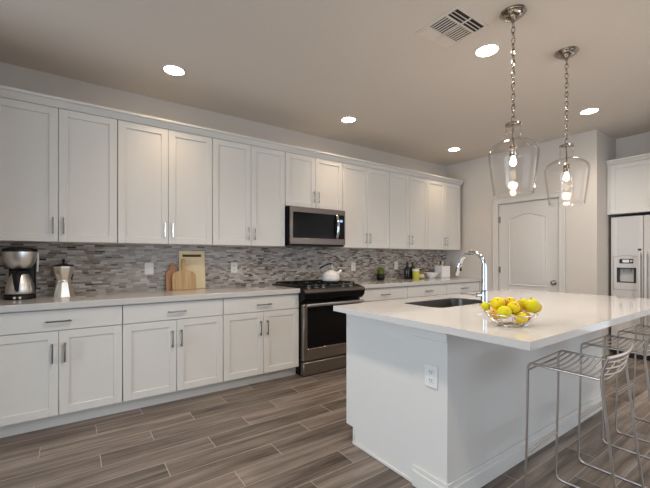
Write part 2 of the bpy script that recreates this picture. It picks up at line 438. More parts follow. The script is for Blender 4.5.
UL = ['tall white wall cabinet cut off at the left edge of the frame', 'tall white wall cabinet directly above the coffee maker', 'tall white wall cabinet above the cutting boards',
      'tall white wall cabinet touching the left side of the microwave', 'short white wall cabinet directly on top of the microwave', 'tall white wall cabinet touching the right side of the microwave',
      'tall white wall cabinet above the potted herb', 'tall white wall cabinet at the far right end of the row']
XU = .3136
for k in range(-2, 6):
    upper(XU + k * W, UL[k + 2], 1.80 if k == 2 else ZUB)
# crown moulding along the tops of the wall cabinets
b = B(); xe = XU + 6 * W
prof = [(0, ZUT), (YU - .004, ZUT), (YU - .010, ZUT + .012), (YU - .030, ZUT + .042), (YU - .050, ZUT + .050), (YU - .050, ZUT + .066), (0, ZUT + .066)]
prism_x(b, prof, XU - 2 * W, xe + .02)
tag(obj('crown_molding', b, M_CAB, None, 25), 'white crown molding running along the tops of the wall cabinets', 'molding')

YB = -.62; ZB0, ZB1 = .101, .858
def base(x, label, wd=W, group='white base cabinets along the left wall'):
    t = thing('base_cabinet', label, 'cabinet', (x, 0, 0), 0, group)
    b = B(); bx(b, (.001, YB + .021, ZB0), (wd - .001, -.001, .862), .001); obj('carcass', b, M_CAB, t)
    b = B(); bx(b, (0, -.55, 0), (wd, -.53, ZB0 + .002)); obj('toe_kick', b, M_CAB, t)
    b = B(); bx(b, (.003, YB, .708), (wd - .003, YB + .02, ZB1 - .004), .003)
    dw = obj('drawer', b, M_CAB, t); pull(dw, wd / 2, .775, YB, .15, False)
    for x0, x1, hx in ((.003, wd / 2 - .0015, wd / 2 - .036), (wd / 2 + .0015, wd - .003, wd / 2 + .036)):
        dr = shaker('door', x0, x1, ZB0, .703, YB, t)
        pull(dr, hx, .55, YB, .14)
    return t
XB = .322
base(XB - 2 * W, 'white base cabinet beyond the left edge of the frame')
base(XB - W, 'white base cabinet under the coffee maker, first from the left')
base(XB, 'white base cabinet under the cutting boards, second from the left')
base(XB + W, 'white base cabinet touching the left side of the range')
XR0, XR1 = XB + 2 * W, XB + 3 * W          # range bay 1.922 .. 2.722
WR = (XE - .006 - XR1 - .02) / 3
base(XR1 + .02, 'white base cabinet touching the right side of the range', WR)
base(XR1 + .02 + WR, 'middle white base cabinet of the three right of the range', WR)
base(XR1 + .02 + 2 * WR, 'white base cabinet in the far corner below the white utensil box', WR)
ZT, ZSB, ZSI = .910, .863, .877
b = B(); bx(b, (XB - 2 * W, -.65, ZSB), (XR0 - .002, -.001, ZT), .003)
tag(obj('countertop', b, M_QUARTZ), 'white quartz countertop under the coffee maker, left of the range', 'countertop')
b = B(); bx(b, (XR1 + .012, -.65, ZSB), (XE - .002, -.001, ZT), .003)
tag(obj('countertop', b, M_QUARTZ), 'white quartz countertop under the potted herb, right of the range', 'countertop')

# ------------------------------------------------------------------ range
rg = thing('kitchen_range', 'stainless and black slide-in gas range with a white kettle on top', 'range', (XR0 + .004, 0, 0))
RW = XR1 - XR0 - .002
b = B(); bx(b, (0, -.615, .03), (RW, -.02, .895), .002); obj('body', b, M_BLACK, rg)
b = B(); bx(b, (.02, -.60, 0), (RW - .02, -.10, .03)); obj('plinth', b, M_BLACK, rg)
b = B(); bx(b, (-.008, -.62, .896), (RW + .008, -.012, .922), .006, 2); obj('cooktop', b, M_BLACK, rg)
b = B()
prism_x(b, [(-.60, .918), (-.690, .906), (-.725, .887), (-.733, .860), (-.716, .810), (-.680, .775), (-.60, .765)], -.004, RW + .004)
cp = obj('control_panel', b, M_BLACK, rg, 50)
b = B(); prism_x(b, [(-.700, .902), (-.727, .887), (-.7355, .868), (-.7335, .862), (-.72, .868), (-.71, .88)], -.002, RW + .006); obj('trim_strip', b, M_BRONZE, cp, 50)
for x in (.09, .185, .275, .545, .655):
    b = B(); lathe(b, [(.023, 0), (.023, .006), (.017, .010), (.016, .030), (.012, .034)], 18); bx(b, (-.004, -.016, .022), (.004, .016, .038))
    obj('knob', b, M_CHROME, rg, rot=Matrix.Translation((x, -.655, .9105)) @ Matrix.Rotation(R(22), 4, 'X'))
b = B()   # oven door: frame around the window
dz0, dz1, yd, yk = .162, .745, -.690, -.617
bx(b, (.012, yd, dz0), (.055, yk, dz1), .003); bx(b, (RW - .055, yd, dz0), (RW - .012, yk, dz1), .003)
bx(b, (.05, yd, dz0), (RW - .05, yk, .285), .003); bx(b, (.05, yd, .718), (RW - .05, yk, dz1), .003)
od = obj('oven_door', b, M_DSTEEL, rg)
b = B(); bx(b, (.05, yd + .003, .28), (RW - .05, yk, .722)); obj('window', b, M_WINDOWG, od)
b = B(); bx(b, (.02, -.742, .722), (RW - .02, -.720, .755), .008, 2)
for x in (.05, RW - .07): bx(b, (x, -.727, .73), (x + .02, yd, .745))
obj('handle', b, M_STEEL, od)
b = B(); bx(b, (.012, -.688, .012), (RW - .012, -.617, .147), .004); bx(b, (.012, -.695, .131), (RW - .012, -.670, .148), .004)
obj('warming_drawer', b, M_DSTEEL, rg)
for gx in (.03, RW / 2 + .005):
    b = B(); x0, x1, y0, y1 = gx, gx + RW / 2 - .035, -.575, -.06
    for y in (y0, y1): bx(b, (x0, y - .006, .936), (x1, y + .006, .948), .002)
    for x in (x0, (x0 + x1) / 2, x1): bx(b, (x - .006, y0, .936), (x + .006, y1, .948), .002)
    for y in (y0 + .13, y1 - .13): bx(b, (x0, y - .005, .938), (x1, y + .005, .949), .002)
    for x in (x0, x1):
        for y in (y0, y1): bx(b, (x - .008, y - .008, .921), (x + .008, y + .008, .938))
    obj('grate', b, M_IRON, rg)
for x in (.20, RW - .20):
    for y in (-.43, -.19):
        b = B(); lathe(b, [(.045, 0), (.045, .006), (.03, .008), (.03, .014), (.01, .015)], 20, (x, y, .9215)); obj('burner', b, M_IRON, rg)

# ------------------------------------------------------------------ microwave
mw = thing('microwave', 'stainless over-the-range microwave with black glass door', 'microwave', (XU + 2 * W + .012, 0, 1.366))
MW, MH = W - .024, .428
b = B(); bx(b, (0, -.375, 0), (MW, -.002, MH), .003); obj('body', b, M_BLACK, mw)
b = B(); yf = -.405
bx(b, (.012, yf, MH - .062), (MW, -.376, MH - .002), .003); bx(b, (.012, yf, .012), (MW, -.376, .082), .003)
bx(b, (.012, yf, .075), (.050, -.376, MH - .055), .003); bx(b, (MW - .014, yf, .075), (MW, -.376, MH - .055), .003)
obj('front_frame', b, M_MWAVE, mw)
b = B(); bx(b, (.048, yf + .003, .08), (MW - .145, -.376, MH - .06)); dg = obj('door', b, M_BGLASS, mw)
b = B(); bx(b, (.12, yf + .0015, .115), (MW - .20, yf + .0032, MH - .105)); obj('window', b, M_WINDOWG, dg)
b = B(); pts = [(MW - .135, yf - .012 - .030 * sin(pi * i / 12), .088 + .275 * i / 12) for i in range(13)]
pts = [(MW - .135, yf + .004, .088)] + pts + [(MW - .135, yf + .004, .363)]
tube(b, pts, .013, 10, flat=(1, 1.3)); obj('handle', b, M_CHROME, dg, 60)
b = B(); bx(b, (MW - .143, yf + .003, .08), (MW - .012, -.376, MH - .06)); cpn = obj('control_panel', b, M_BGLASS, mw)
b = B(); bx(b, (MW - .085, yf + .0015, .285), (MW - .04, yf + .0032, .312)); obj('display', b, M_DISP, cpn)
b = B(); bx(b, (.015, -.39, -.006), (MW - .002, -.05, .002)); obj('vent_grille', b, M_BLACK, mw)

# ------------------------------------------------------------------ island
S0, S1, I0, I1 = 1.408, 3.66, 1.912, 3.157
isl = thing('kitchen_island', 'white kitchen island body with panelled end and baseboard', 'island', (2.5, -2.3, 0))
def ib(name, bm, mat=M_CAB, parent=None, angle=40):
    bm.transform(Matrix.Translation((-2.5, 2.3, 0))); return obj(name, bm, mat, parent or isl, angle)
E0, E1, PW0, PW1 = 1.520, 3.535, 2.505, 2.715
EP = 1.515
IF = 1.911                                                     # cabinet face towards the range
b = B(); prism_x(b, [(-IF, .108), (-1.985, .108), (-1.985, 0), (-PW0, 0), (-PW0, ZSI), (-IF, ZSI)], E0, E0 + .02); ib('end_panel', b)
b = B(); prism_x(b, [(-IF, .108), (-1.985, .108), (-1.985, 0), (-PW0, 0), (-PW0, ZSI), (-IF, ZSI)], E1 - .02, E1); ib('end_panel', b)
b = B(); bx(b, (E0 + .02, -PW0, .108), (E1 - .02, -IF, .128)); bx(b, (E0 + .02, -IF - .02, .108), (E1 - .02, -IF, .16)); bx(b, (E0 + .02, -IF - .02, .82), (E1 - .02, -IF, ZSI)); ib('carcass', b)
b = B(); bx(b, (E0 + .02, -2.005, 0), (E1 - .02, -1.985, .11)); ib('toe_kick', b)
b = B(); bx(b, (E0 - .010, -PW0, 0), (E0, -1.983, .022), .004); bx(b, (E0 - .006, -1.995, .02), (E0, -1.983, .108), .002); ib('base_shoe', b)
b = B(); bx(b, (EP, -PW1, 0), (E1 + .012, -PW0, ZSI), .002); pw = ib('back_wall', b, M_CAB)
b = B()
def skirt(z0, z1, t):
    bx(b, (EP - t, -PW1 - t, z0), (EP, -PW0 + .004, z1), .003)
    bx(b, (EP, -PW1 - t, z0), (E1 + .012, -PW1, z1), .003)
    bx(b, (E1 + .012, -PW1 - t, z0), (E1 + .012 + t, -PW0 + .004, z1), .003)
skirt(0, .085, .016); skirt(.08, .112, .010)
ib('baseboard', b, M_CAB)
b = B()
bx(b, (EP - .010, -PW1 - .004, ZSI - .072), (EP, -PW0 + .004, ZSI - .001), .003); bx(b, (EP - .017, -PW1 - .004, ZSI - .03), (EP, -PW0 + .006, ZSI - .001), .003)
ib('cap_molding', b, M_CAB)
nI = 4; wI = (E1 - E0 - .044) / nI
for i in range(nI):
    x0 = E0 + .022 + i * wI
    b2 = B(); bx(b2, (x0 + .003, -IF, .715), (x0 + wI - .003, -IF + .02, .853), .003); dr = ib('drawer', b2)
    b2 = B(); bx(b2, (x0 + wI / 2 - .07, -IF + .044, .775), (x0 + wI / 2 + .07, -IF + .054, .785), .002)
    for xx in (-.058, .058): bx(b2, (x0 + wI / 2 + xx - .005, -IF + .02, .775), (x0 + wI / 2 + xx + .005, -IF + .046, .785))
    ib('handle', b2, M_NICKEL_DARK, dr)
    b2 = B(); y1, y0 = -IF + .02, -IF; fr = .058; z0, z1 = .110, .708; xa, xb = x0 + .003, x0 + wI - .003
    bx(b2, (xa + .02, y0, z0 + .02), (xb - .02, y1 - .009, z1 - .02))
    bx(b2, (xa, y0, z0), (xa + fr, y1, z1), .0025); bx(b2, (xb - fr, y0, z0), (xb, y1, z1), .0025)
    bx(b2, (xa + fr - .003, y0, z0), (xb - fr + .003, y1, z0 + fr), .0025); bx(b2, (xa + fr - .003, y0, z1 - fr), (xb - fr + .003, y1, z1), .0025)
    dd = ib('door', b2)
    hx = xa + .03 if i % 2 == 0 else xb - .03
    b2 = B(); bx(b2, (hx - .005, y1 + .024, .55), (hx + .005, y1 + .034, .69), .002)
    for zz in (.562, .678): bx(b2, (hx - .005, y1, zz - .005), (hx + .005, y1 + .026, zz + .005))
    ib('handle', b2, M_NICKEL_DARK, dd)
# countertop with a rounded sink cut-out
K0, K1, KD0, KD1, KR = 1.880, 2.515, 2.058, 2.392, .07
def rrect(x0, x1, y0, y1, r, n=6):
    p = []
    for cx, cy, a0 in ((x1 - r, y1 - r, 0), (x0 + r, y1 - r, pi / 2), (x0 + r, y0 + r, pi), (x1 - r, y0 + r, 3 * pi / 2)):
        for i in range(n + 1): p.append((cx + r * cos(a0 + pi / 2 * i / n), cy + r * sin(a0 + pi / 2 * i / n)))
    return p
b = B()
hole = rrect(K0, K1, -KD1, -KD0, KR); outr = [(S0, -I1), (S1, -I1), (S1, -I0), (S0, -I0)]
ed = []
for pts in (outr, hole):
    vs = [b.verts.new((x, y, ZT)) for x, y in pts]
    for i in range(len(vs)): ed.append(b.edges.new((vs[i], vs[(i + 1) % len(vs)])))
bmesh.ops.triangle_fill(b, use_beauty=True, edges=ed)
g = bmesh.ops.extrude_face_region(b, geom=b.faces[:])
for v in g['geom']:
    if isinstance(v, bmesh.types.BMVert): v.co.z = ZSI
tag(obj('island_countertop', b, M_QUARTZ, None, 30), 'white quartz island countertop with sink cut-out and overhang above the stools', 'countertop')
# sink
sk = thing('sink', 'undermount stainless steel sink set into the island countertop', 'sink', ((K0 + K1) / 2, -(KD0 + KD1) / 2, ZSI - .2))
b = B(); cx, cy = (K0 + K1) / 2, -(KD0 + KD1) / 2
rings = []
for off, z, r in ((-.0015, ZT - .004, KR), (-.004, ZT - .005, KR), (-.004, ZSI - .02, KR), (-.012, ZSI - .17, KR), (-.05, ZSI - .195, .05), (-.05, ZSI - .2, .05)):
    rings.append([b.verts.new((x - cx, y - cy, z - ZSI + .2)) for x, y in rrect(K0 - off, K1 + off, -KD1 - off, -KD0 + off, r)])
for A_, B_ in zip(rings, rings[1:]):
    n = len(A_)
    for i in range(n): b.faces.new((A_[i], A_[(i + 1) % n], B_[(i + 1) % n], B_[i]))
b.faces.new(rings[-1]); obj('basin', b, M_SINK, sk, 50)
b = B(); lathe(b, [(.045, 0), (.045, .003), (.03, .0035), (.028, .001)], 24, (0, 0, .0005)); obj('drain', b, M_CHROME, sk)
# faucet
fc = thing('faucet', 'tall chrome gooseneck pull-down faucet behind the island sink', 'faucet', (2.278, -2.452, ZT))
b = B(); lathe(b, [(.030, 0), (.030, .006), (.024, .010), (.0235, .085), (.019, .10)], 24); obj('base', b, M_CHROME, fc, 50)
b = B(); tube(b, [(0, 0, .095), (0, 0, .17), (0, 0, .262)], .019, 16)
pts = [(0, 0, .26)]; ra = .090
for i in range(1, 17):
    a_ = pi * i / 16 * .93; pts.append((-.012 * (1 - cos(a_)) * .5, ra * (1 - cos(a_)), .262 + ra * sin(a_)))
tube(b, pts, .0155, 14); obj('spout', b, M_CHROME, fc, 60)
e = Vector(pts[-1]); d_ = (e - Vector(pts[-2])).normalized()
b = B(); tube(b, [e - d_ * .002, e + d_ * .01, e + d_ * .045, e + d_ * .095], [.0155, .0185, .0185, .0145], 14); sh = obj('spray_head', b, M_CHROME, fc, 50)
b = B(); bx(b, e + d_ * .045 + Vector((-.006, -.024, -.018)), e + d_ * .045 + Vector((.006, -.014, .014)), .002); obj('spray_button', b, M_PLAST, sh)
b = B(); tube(b, [(0, 0, .065), (-.045, .030, .065)], .0135, 14); tube(b, [(-.04, .027, .065), (-.062, .042, .067), (-.135, .092, .074)], [.008, .006, .0045], 10); obj('lever', b, M_CHROME, fc, 50)

# ------------------------------------------------------------------ outlets
def outlet(label, loc, rz, wd=.075, kind='duplex', group='white wall outlets on the mosaic backsplash'):
    t = thing('wall_outlet', label, 'outlet', loc, rz, group)
    b = B(); bx(b, (-wd / 2, -.006, -.058), (wd / 2, 0, .058), .003); obj('faceplate', b, M_WPLAST, t)
    if kind == 'duplex':
        for z in (-.021, .021):
            b = B(); bx(b, (-.017, -.0085, z - .0145), (.017, -.0055, z + .0145), .002); s = obj('socket', b, M_WPLAST, t)
            b = B(); bx(b, (-.009, -.0092, z - .002), (-.006, -.008, z + .008)); bx(b, (.006, -.0092, z - .002), (.009, -.008, z + .008)); bx(b, (-.003, -.0092, z - .010), (.003, -.008, z - .005)); obj('slots', b, M_SLOT, s)
    else:
        for x in (-wd / 4, wd / 4) if wd > .09 else (0,):
            b = B(); bx(b, (x - .017, -.009, -.033), (x + .017, -.0055, .033), .002); obj('rocker', b, M_WPLAST, t)
    return t
outlet('white switch plate on the backsplash left of the cutting boards', (.607, -.010, 1.122), 0, .08, 'rocker')
outlet('white outlet on the backsplash between the cutting boards and the range', (1.456, -.010, 1.119), 0)
outlet('white outlet on the backsplash between the kettle and the potted herb', (3.152, -.010, 1.105), 0)
outlet('white outlet on the backsplash right of the potted herb', (3.984, -.010, 1.110), 0)
outlet('white outlet on the end of the kitchen island', (EP, -2.620, .618), -pi / 2, .082, 'duplex', 'island outlet')

# ------------------------------------------------------------------ fridge and cabinet over it
fr = thing('refrigerator', 'pale side-by-side refrigerator with water dispenser in its left door', 'refrigerator', (5.56, -2.66, 0), -pi / 2)
# local: x to the right as seen, -y towards the viewer
FW = .96
b = B(); bx(b, (-FW / 2, .07, .02), (FW / 2, .70, 1.725), .004); obj('cabinet', b, M_FRGREY, fr)
b = B(); bx(b, (-FW / 2 + .01, .05, .005), (FW / 2 - .01, .09, .075)); obj('toe_grille', b, M_DARK, fr)
sx = -FW / 2 + .318
b = B()
X0, X1, Z0, Z1 = -FW / 2 + .003, sx - .002, .08, 1.735
hx0, hx1, hz0, hz1 = X0 + .064, X0 + .244, .925, 1.100
bx(b, (X0, 0, Z0), (hx0, .065, Z1), .006, 2); bx(b, (hx1, 0, Z0), (X1, .065, Z1), .006, 2)
bx(b, (hx0 - .006, 0.0, Z0), (hx1 + .006, .065, hz0), .0); bx(b, (hx0 - .006, 0.0, hz1), (hx1 + .006, .065, Z1), .0)
fd = obj('door', b, M_FRIDGE, fr)
b = B(); bx(b, (hx0, .045, hz0), (hx1, .064, hz1)); obj('dispenser_niche', b, M_FRIDGE, fd)
b = B(); t_ = .012
for lo, hi in (((hx0 - .004, -.002, hz0 - .004), (hx0 + t_ * 1.6, .02, hz1 + .004)), ((hx1 - t_ * 1.6, -.002, hz0 - .004), (hx1 + .004, .02, hz1 + .004)), ((hx0, -.002, hz0 - .004), (hx1, .02, hz0 + t_ * .7)), ((hx0, -.002, hz1 - t_ * .6), (hx1, .02, hz1 + .004))): bx(b, lo, hi)
obj('niche_frame', b, M_DARK, fd)
b = B(); bx(b, (hx0 + .05, .02, hz1 - .04), (hx1 - .05, .05, hz1 - .008)); obj('spout', b, M_FRGREY, fd)
b = B()
o1 = arch_outline(X0 + .024, X0 + .276, .83, 1.240, .018); o2 = arch_outline(X0 + .029, X0 + .271, .835, 1.235, .018)
A_ = [b.verts.new((x, -.003, z)) for x, z in o1]; B_ = [b.verts.new((x, -.003, z)) for x, z in o2]; C_ = [b.verts.new((x, .001, z)) for x, z in o1]; D_ = [b.verts.new((x, .001, z)) for x, z in o2]
n = len(A_)
for i in range(n):
    j = (i + 1) % n
    b.faces.new((A_[i], A_[j], B_[j], B_[i])); b.faces.new((A_[i], A_[j], C_[j], C_[i])); b.faces.new((B_[i], B_[j], D_[j], D_[i]))
obj('dispenser_outline', b, M_FRGREY, fd)
b = B(); tube(b, [(X0 + .086, -.001, 1.185), (X0 + .092, -.001, 1.185), (X0 + .214, -.001, 1.185), (X0 + .220, -.001, 1.185)], [.020, .028, .028, .020], 16, flat=(1, .25)); ctl = obj('dispenser_controls', b, M_DARK, fd)
b = B(); bx(b, (X0 + .118, -.0095, 1.168), (X0 + .182, -.003, 1.202)); obj('display', b, M_WPLAST, ctl)
b = B(); lathe(b, [(.013, 0), (.013, .004)], 16); obj('button', b, M_STEEL, ctl, rot=Matrix.Translation((X0 + .203, -.006, 1.185)) @ Matrix.Rotation(pi / 2, 4, 'X'))
b = B(); bx(b, (sx + .002, 0, Z0), (FW / 2 - .003, .065, Z1), .006, 2); fd2 = obj('door', b, M_FRIDGE, fr)
for hx, dp, z1_ in ((sx - .028, fd, 1.30), (sx + .030, fd2, 1.30)):
    b = B(); bx(b, (hx - .011, -.052, .40), (hx + .011, -.034, z1_), .006, 2)
    for z in (.42, z1_ - .04): bx(b, (hx - .010, -.04, z), (hx + .010, .0, z + .025))
    hh = obj('handle', b, M_FRIDGE, dp)
b = B(); bx(b, (sx - .050, -.003, 1.312), (sx - .018, .001, 1.335)); obj('badge', b, M_DARK, fd)
fcab = thing('wall_cabinet', 'white wall cabinet directly above the refrigerator', 'cabinet', (5.515, -2.65, 1.767), -pi / 2, 'fridge cabinet')
CW = .97; CH = 2.385 - 1.767
b = B(); bx(b, (-CW / 2, .021, 0), (CW / 2, .32, CH)); obj('carcass', b, M_CAB, fcab)
b = B(); bx(b, (-CW / 2 - .010, .012, 0), (-CW / 2 + .016, .05, CH)); obj('filler_strip', b, M_CAB, fcab)
for x0, x1, hx in ((-CW / 2 + .02, -.002, -.035), (.002, CW / 2 - .004, .035)):
    dr = shaker('door', x0, x1, .002, CH - .002, 0, fcab); pull(dr, hx, .12, 0, .13)
b = B(); prism_x(b, [(.32, CH), (-.004, CH), (-.010, CH + .01), (-.03, CH + .035), (-.045, CH + .04), (-.045, CH + .055), (.32, CH + .055)], -CW / 2 - .010, CW / 2); obj('crown', b, M_CAB, fcab, 25)

# ------------------------------------------------------------------ ceiling fittings
def downlight(x, y, label, power=15, spread=104, col=(1.0, .72, .46)):
    t = thing('recessed_light', label, 'light', (x, y, CEIL), 0, 'recessed ceiling lights')
    b = B(); lathe(b, [(.090, 0), (.090, -.005), (.085, -.008), (.078, -.006), (.074, -.002)], 40, cap0=False, cap1=False); obj('trim_ring', b, M_TRIM, t, 60)
    b = B(); lathe(b, [(.0755, -.0015), (.0755, -.0035), (.05, -.005)], 40); obj('lens', b, M_LENS, t, 60)
    l = bpy.data.lights.new('downlight', 'SPOT'); l.energy = power; l.color = col; l.spot_size = R(spread); l.spot_blend = 1.0; l.shadow_soft_size = .085
    o = bpy.data.objects.new('downlight', l); COL.objects.link(o); o.parent = t; o.location = (0, 0, -.03)
for x, y, s in ((.692, -.66, 'recessed ceiling light above the cabinets at far left'), (2.545, -.66, 'recessed ceiling light in front of the cabinet over the microwave'), (4.485, -.66, 'recessed ceiling light near the far corner above the cabinets'),
             (2.545, -2.312, 'recessed ceiling light beside the ceiling vent'), (4.485, -2.312, 'recessed ceiling light over the right end beyond the far pendant'), (.692, -2.312, 'recessed ceiling light above the near end of the island, out of frame')):
    if y > -1: downlight(x, y, s)
    else: downlight(x, y, s, 48 if x > 4 else 68, 150, (1.0, .91, .80))
for x, s in ((.692, 'added fill ceiling light behind the camera, first from the left'), (2.545, 'added fill ceiling light behind the camera, above the stools'), (4.485, 'added fill ceiling light behind the camera, near the refrigerator')):
    downlight(x, -3.96, s, 75 if x > 4 else 30, 150, (1.0, .88, .74))  # unseen extra row, added to light the base cabinets and floor
# vent
vt = thing('ceiling_vent', 'square white air vent with dark slots in the ceiling', 'vent', (2.112, -2.312, CEIL))
b = B(); v0, v1 = .170, .150
for lo, hi in (((-v0, -v0, -.008), (v0, -v1, 0)), ((-v0, v1, -.008), (v0, v0, 0)), ((-v0, -v1, -.008), (-v1, v1, 0)), ((v1, -v1, -.008), (v0, v1, 0)),
               ((-v1, .062, -.009), (v1, .074, -.001)), ((-v1, -.078, -.009), (v1, -.064, -.001)), ((-.006, -v1, -.009), (.006, v1, -.001))): bx(b, lo, hi, .002)
obj('frame', b, M_VENT, vt)
b = B(); bx(b, (-v1, -v1, -.002), (v1, v1, -.0005)); obj('backing', b, M_DARK, vt)
def slat(x0, x1, y0, y1, ax, til):
    b = B(); cxy = ((x0 + x1) / 2, (y0 + y1) / 2)
    hx, hy = (x1 - x0) / 2, (y1 - y0) / 2
    bx(b, (-hx, -hy, -.0008), (hx, hy, .0008))
    obj('slat', b, M_VENT, vt, rot=Matrix.Translation((*cxy, -.0072)) @ Matrix.Rotation(til, 4, ax))
for sx_ in (-1, 1):
    xa, xb = sorted((sx_ * .006, sx_ * v1))
    for i in range(3):
        y = -.150 + .0245 + i * .0245; slat(xa, xb, y - .0048, y + .0048, 'X', R(20))
        y = .074 + .013 + i * .0255; slat(xa, xb, y - .0112, y + .0112, 'X', R(-12))
    for i in range(6):
        x = xa + .014 + i * .0235; q_ = .0034 if sx_ < 0 else .0092; slat(x - q_, x + q_, -.064, .062, 'Y', R(25) if sx_ < 0 else R(-15))

# pendants
def pendant():
    t = thing('pendant_lamp', 'clear glass bottle-shaped pendant on a chain, nearer one on the left', 'lamp', (2.289, -2.64, CEIL), 0, 'glass pendants over the island')
    b = B(); lathe(b, [(.077, 0), (.079, -.005), (.074, -.010), (.066, -.012), (.068, -.018), (.060, -.024), (.050, -.026), (.046, -.034), (.030, -.040), (.022, -.046), (.012, -.050), (.012, -.060)], 36); obj('canopy', b, M_ORNATE, t, 50)
    ztop = 2.088 - CEIL
    b = B(); n = 18; pit = (.055 + ztop) / n; z = -.055
    step = (-.058 - ztop) / n
    for i in range(n):
        zc = -.058 - step * (i + .5); hl = step * .66
        pts = []
        for k in range(12):
            a_ = 2 * pi * k / 12
            x = .0105 * cos(a_); zz = zc + hl * sin(a_)
            pts.append((x, 0, zz) if i % 2 == 0 else (0, x, zz))
        tube(b, pts, .0029, 6, closed=True)
    obj('chain', b, M_ORNATE, t, 60)
    zc = 2.073 - CEIL
    b = B(); lathe(b, [(.006, .020), (.010, .012), (.030, .006), (.047, .003), (.048, -.006), (.040, -.010)], 28, (0, 0, zc)); obj('cap', b, M_ORNATE, t, 50)
    b = B(); tube(b, [(0, 0, zc - .008), (0, 0, 1.940 - CEIL)], .0055, 10); lathe(b, [(.012, .012), (.021, .004), (.021, -.055), (.017, -.06)], 20, (0, 0, 1.930 - CEIL)); obj('socket', b, M_ORNATE, t, 50)
    # glass
    out = [(.047, 2.068), (.044, 2.05), (.044, 2.005), (.048, 1.982), (.060, 1.972), (.088, 1.961), (.116, 1.946), (.136, 1.926), (.145, 1.905), (.146, 1.890), (.142, 1.84), (.131, 1.74), (.121, 1.66), (.117, 1.632), (.110, 1.626)]
    inn = [(r - .004, z_ + (.004 if i >= 14 else 0)) for i, (r, z_) in enumerate(out)][::-1]
    prof = out + [(.106, 1.6285)] + inn[1:]
    prof = [(r, z_ - CEIL) for r, z_ in prof]
    b = B(); lathe(b, prof, 48, cap0=False, cap1=False)
    obj('glass_shade', b, M_GLASS, t, 70)
    b = B(); lathe(b, [(.010, 0), (.011, -.010), (.016, -.026), (.0195, -.040), (.017, -.054), (.009, -.062), (.002, -.064)], 24, (0, 0, 1.872 - CEIL)); bu = obj('bulb', b, M_BULB, t, 70)
    l = bpy.data.lights.new('pendant_bulb', 'POINT'); l.energy = 2.2; l.color = (1.0, .76, .52); l.shadow_soft_size = .03
    o = bpy.data.objects.new('pendant_bulb', l); COL.objects.link(o); o.parent = t; o.location = (0, 0, 1.76 - CEIL)
    return t
pd = pendant()
dup(pd, (3.057, -2.646, CEIL), 'clear glass bottle-shaped pendant on a chain, farther one in front of the door')

# ------------------------------------------------------------------ stools
def stool():
    t = thing('bar_stool', 'steel wire bar stool, nearest of the row at the island', 'stool', (2.002, -2.938, 0), R(3.0), 'wire bar stools along the island')
    h = .1925; r = .0056; ZS = .716
    def side(sx):
        b = B(); x = sx * h
        P = [(x, 0, .16)]
        # floor runner between the feet, then up the front leg, along the seat, down the rear leg
        pts = [(x, -.380, r + .004), (x, -.30, r), (x, -.03, r), (x, -.008, r + .004), (x, .004, .03), (x, -.002, .25), (x, -.008, .50), (x, -.010, ZS - .022), (x, -.014, ZS - .008), (x, -.026, ZS + .001), (x, -.12, ZS - .002), (x, -.22, ZS - .003), (x, -.296, ZS - .005)]
        tube(b, pts, r, 10)
        return obj('side_rail', b, M_ROD, t, 60)
    def rear(sx):
        b = B(); x = sx * h
        tube(b, [(x, -.384, r), (x, -.380, .022), (x, -.345, .30), (x, -.303, ZS - .03), (x, -.306, ZS + .03), (x, -.320, .792), (x, -.326, .806)], r, 10)
        return obj('leg', b, M_ROD, t, 60)
    for s in (-1, 1): side(s); rear(s)
    b = B(); tube(b, [(-h, -.018, ZS - .003), (h, -.018, ZS - .003)], r * .8, 8); tube(b, [(-h, -.010, ZS - .035), (h, -.010, ZS - .035)], r * .8, 8); obj('front_bar', b, M_ROD, t, 60)
    b = B()
    for dz in (-.007, .007): tube(b, [(-h, -.002 + dz * .3, .268 + dz), (h, -.002 + dz * .3, .268 + dz)], r * .8, 8)
    obj('footrest', b, M_ROD, t, 60)
    for k in range(10):
        y = -.050 - k * .0262; b = B(); zz = ZS - .001 - .004 * (k / 10)
        dep = .030 * min(1, .35 + k * .09)
        tube(b, [(h * (2 * i / 14 - 1), y, zz - dep * sin(pi * i / 14) ** .8) for i in range(15)], r * .75, 8); obj('seat_rod', b, M_ROD, t, 60)
    for k in range(3):
        z = ZS + .015 + k * .028; yy = -.303 - .006 * k; b = B()
        tube(b, [(h * (2 * i / 14 - 1), yy - .018 * sin(pi * i / 14), z - .012 * sin(pi * i / 14)) for i in range(15)], r * .75, 8); obj('back_rod', b, M_ROD, t, 60)
    b = B()
    tube(b, [(h * (2 * i / 18 - 1), -.326 - .018 * sin(pi * i / 18), .806 - .004 * sin(pi * i / 18)) for i in range(19)], r * 1.15, 10, flat=(1.5, .9)); obj('backrest', b, M_ROD, t, 60)
    return t
st = stool()
dup(st, (2.685, -2.93, 0), 'steel wire bar stool, middle of the three at the island', 0.0)
dup(st, (3.320, -2.93, 0), 'steel wire bar stool, farthest of the three, toward the refrigerator', 0.0)

# ------------------------------------------------------------------ fruit bowl
BC = Vector((1.684, -2.938, ZT))
fb = thing('fruit_bowl', 'open wire bowl piled with yellow fruit on the island countertop', 'bowl', BC)
rim_r, bh = .112, .058
b = B(); tube(b, [(rim_r * cos(2 * pi * i / 40), rim_r * sin(2 * pi * i / 40), bh) for i in range(40)], .0028, 8, closed=True); obj('rim', b, M_WIRE, fb, 60)
b = B(); tube(b, [(.052 * cos(2 * pi * i / 32), .052 * sin(2 * pi * i / 32), .003) for i in range(32)], .003, 8, closed=True); obj('base_ring', b, M_WIRE, fb, 60)
for k in range(18):
    a_ = 2 * pi * k / 18; b = B()
    tube(b, [((.052 + (rim_r - .052) * (i / 7)) * cos(a_), (.052 + (rim_r - .052) * (i / 7)) * sin(a_), .003 + (bh - .003) * (i / 7) ** 1.7) for i in range(8)], .0018, 6); obj('rib', b, M_WIRE, fb, 60)
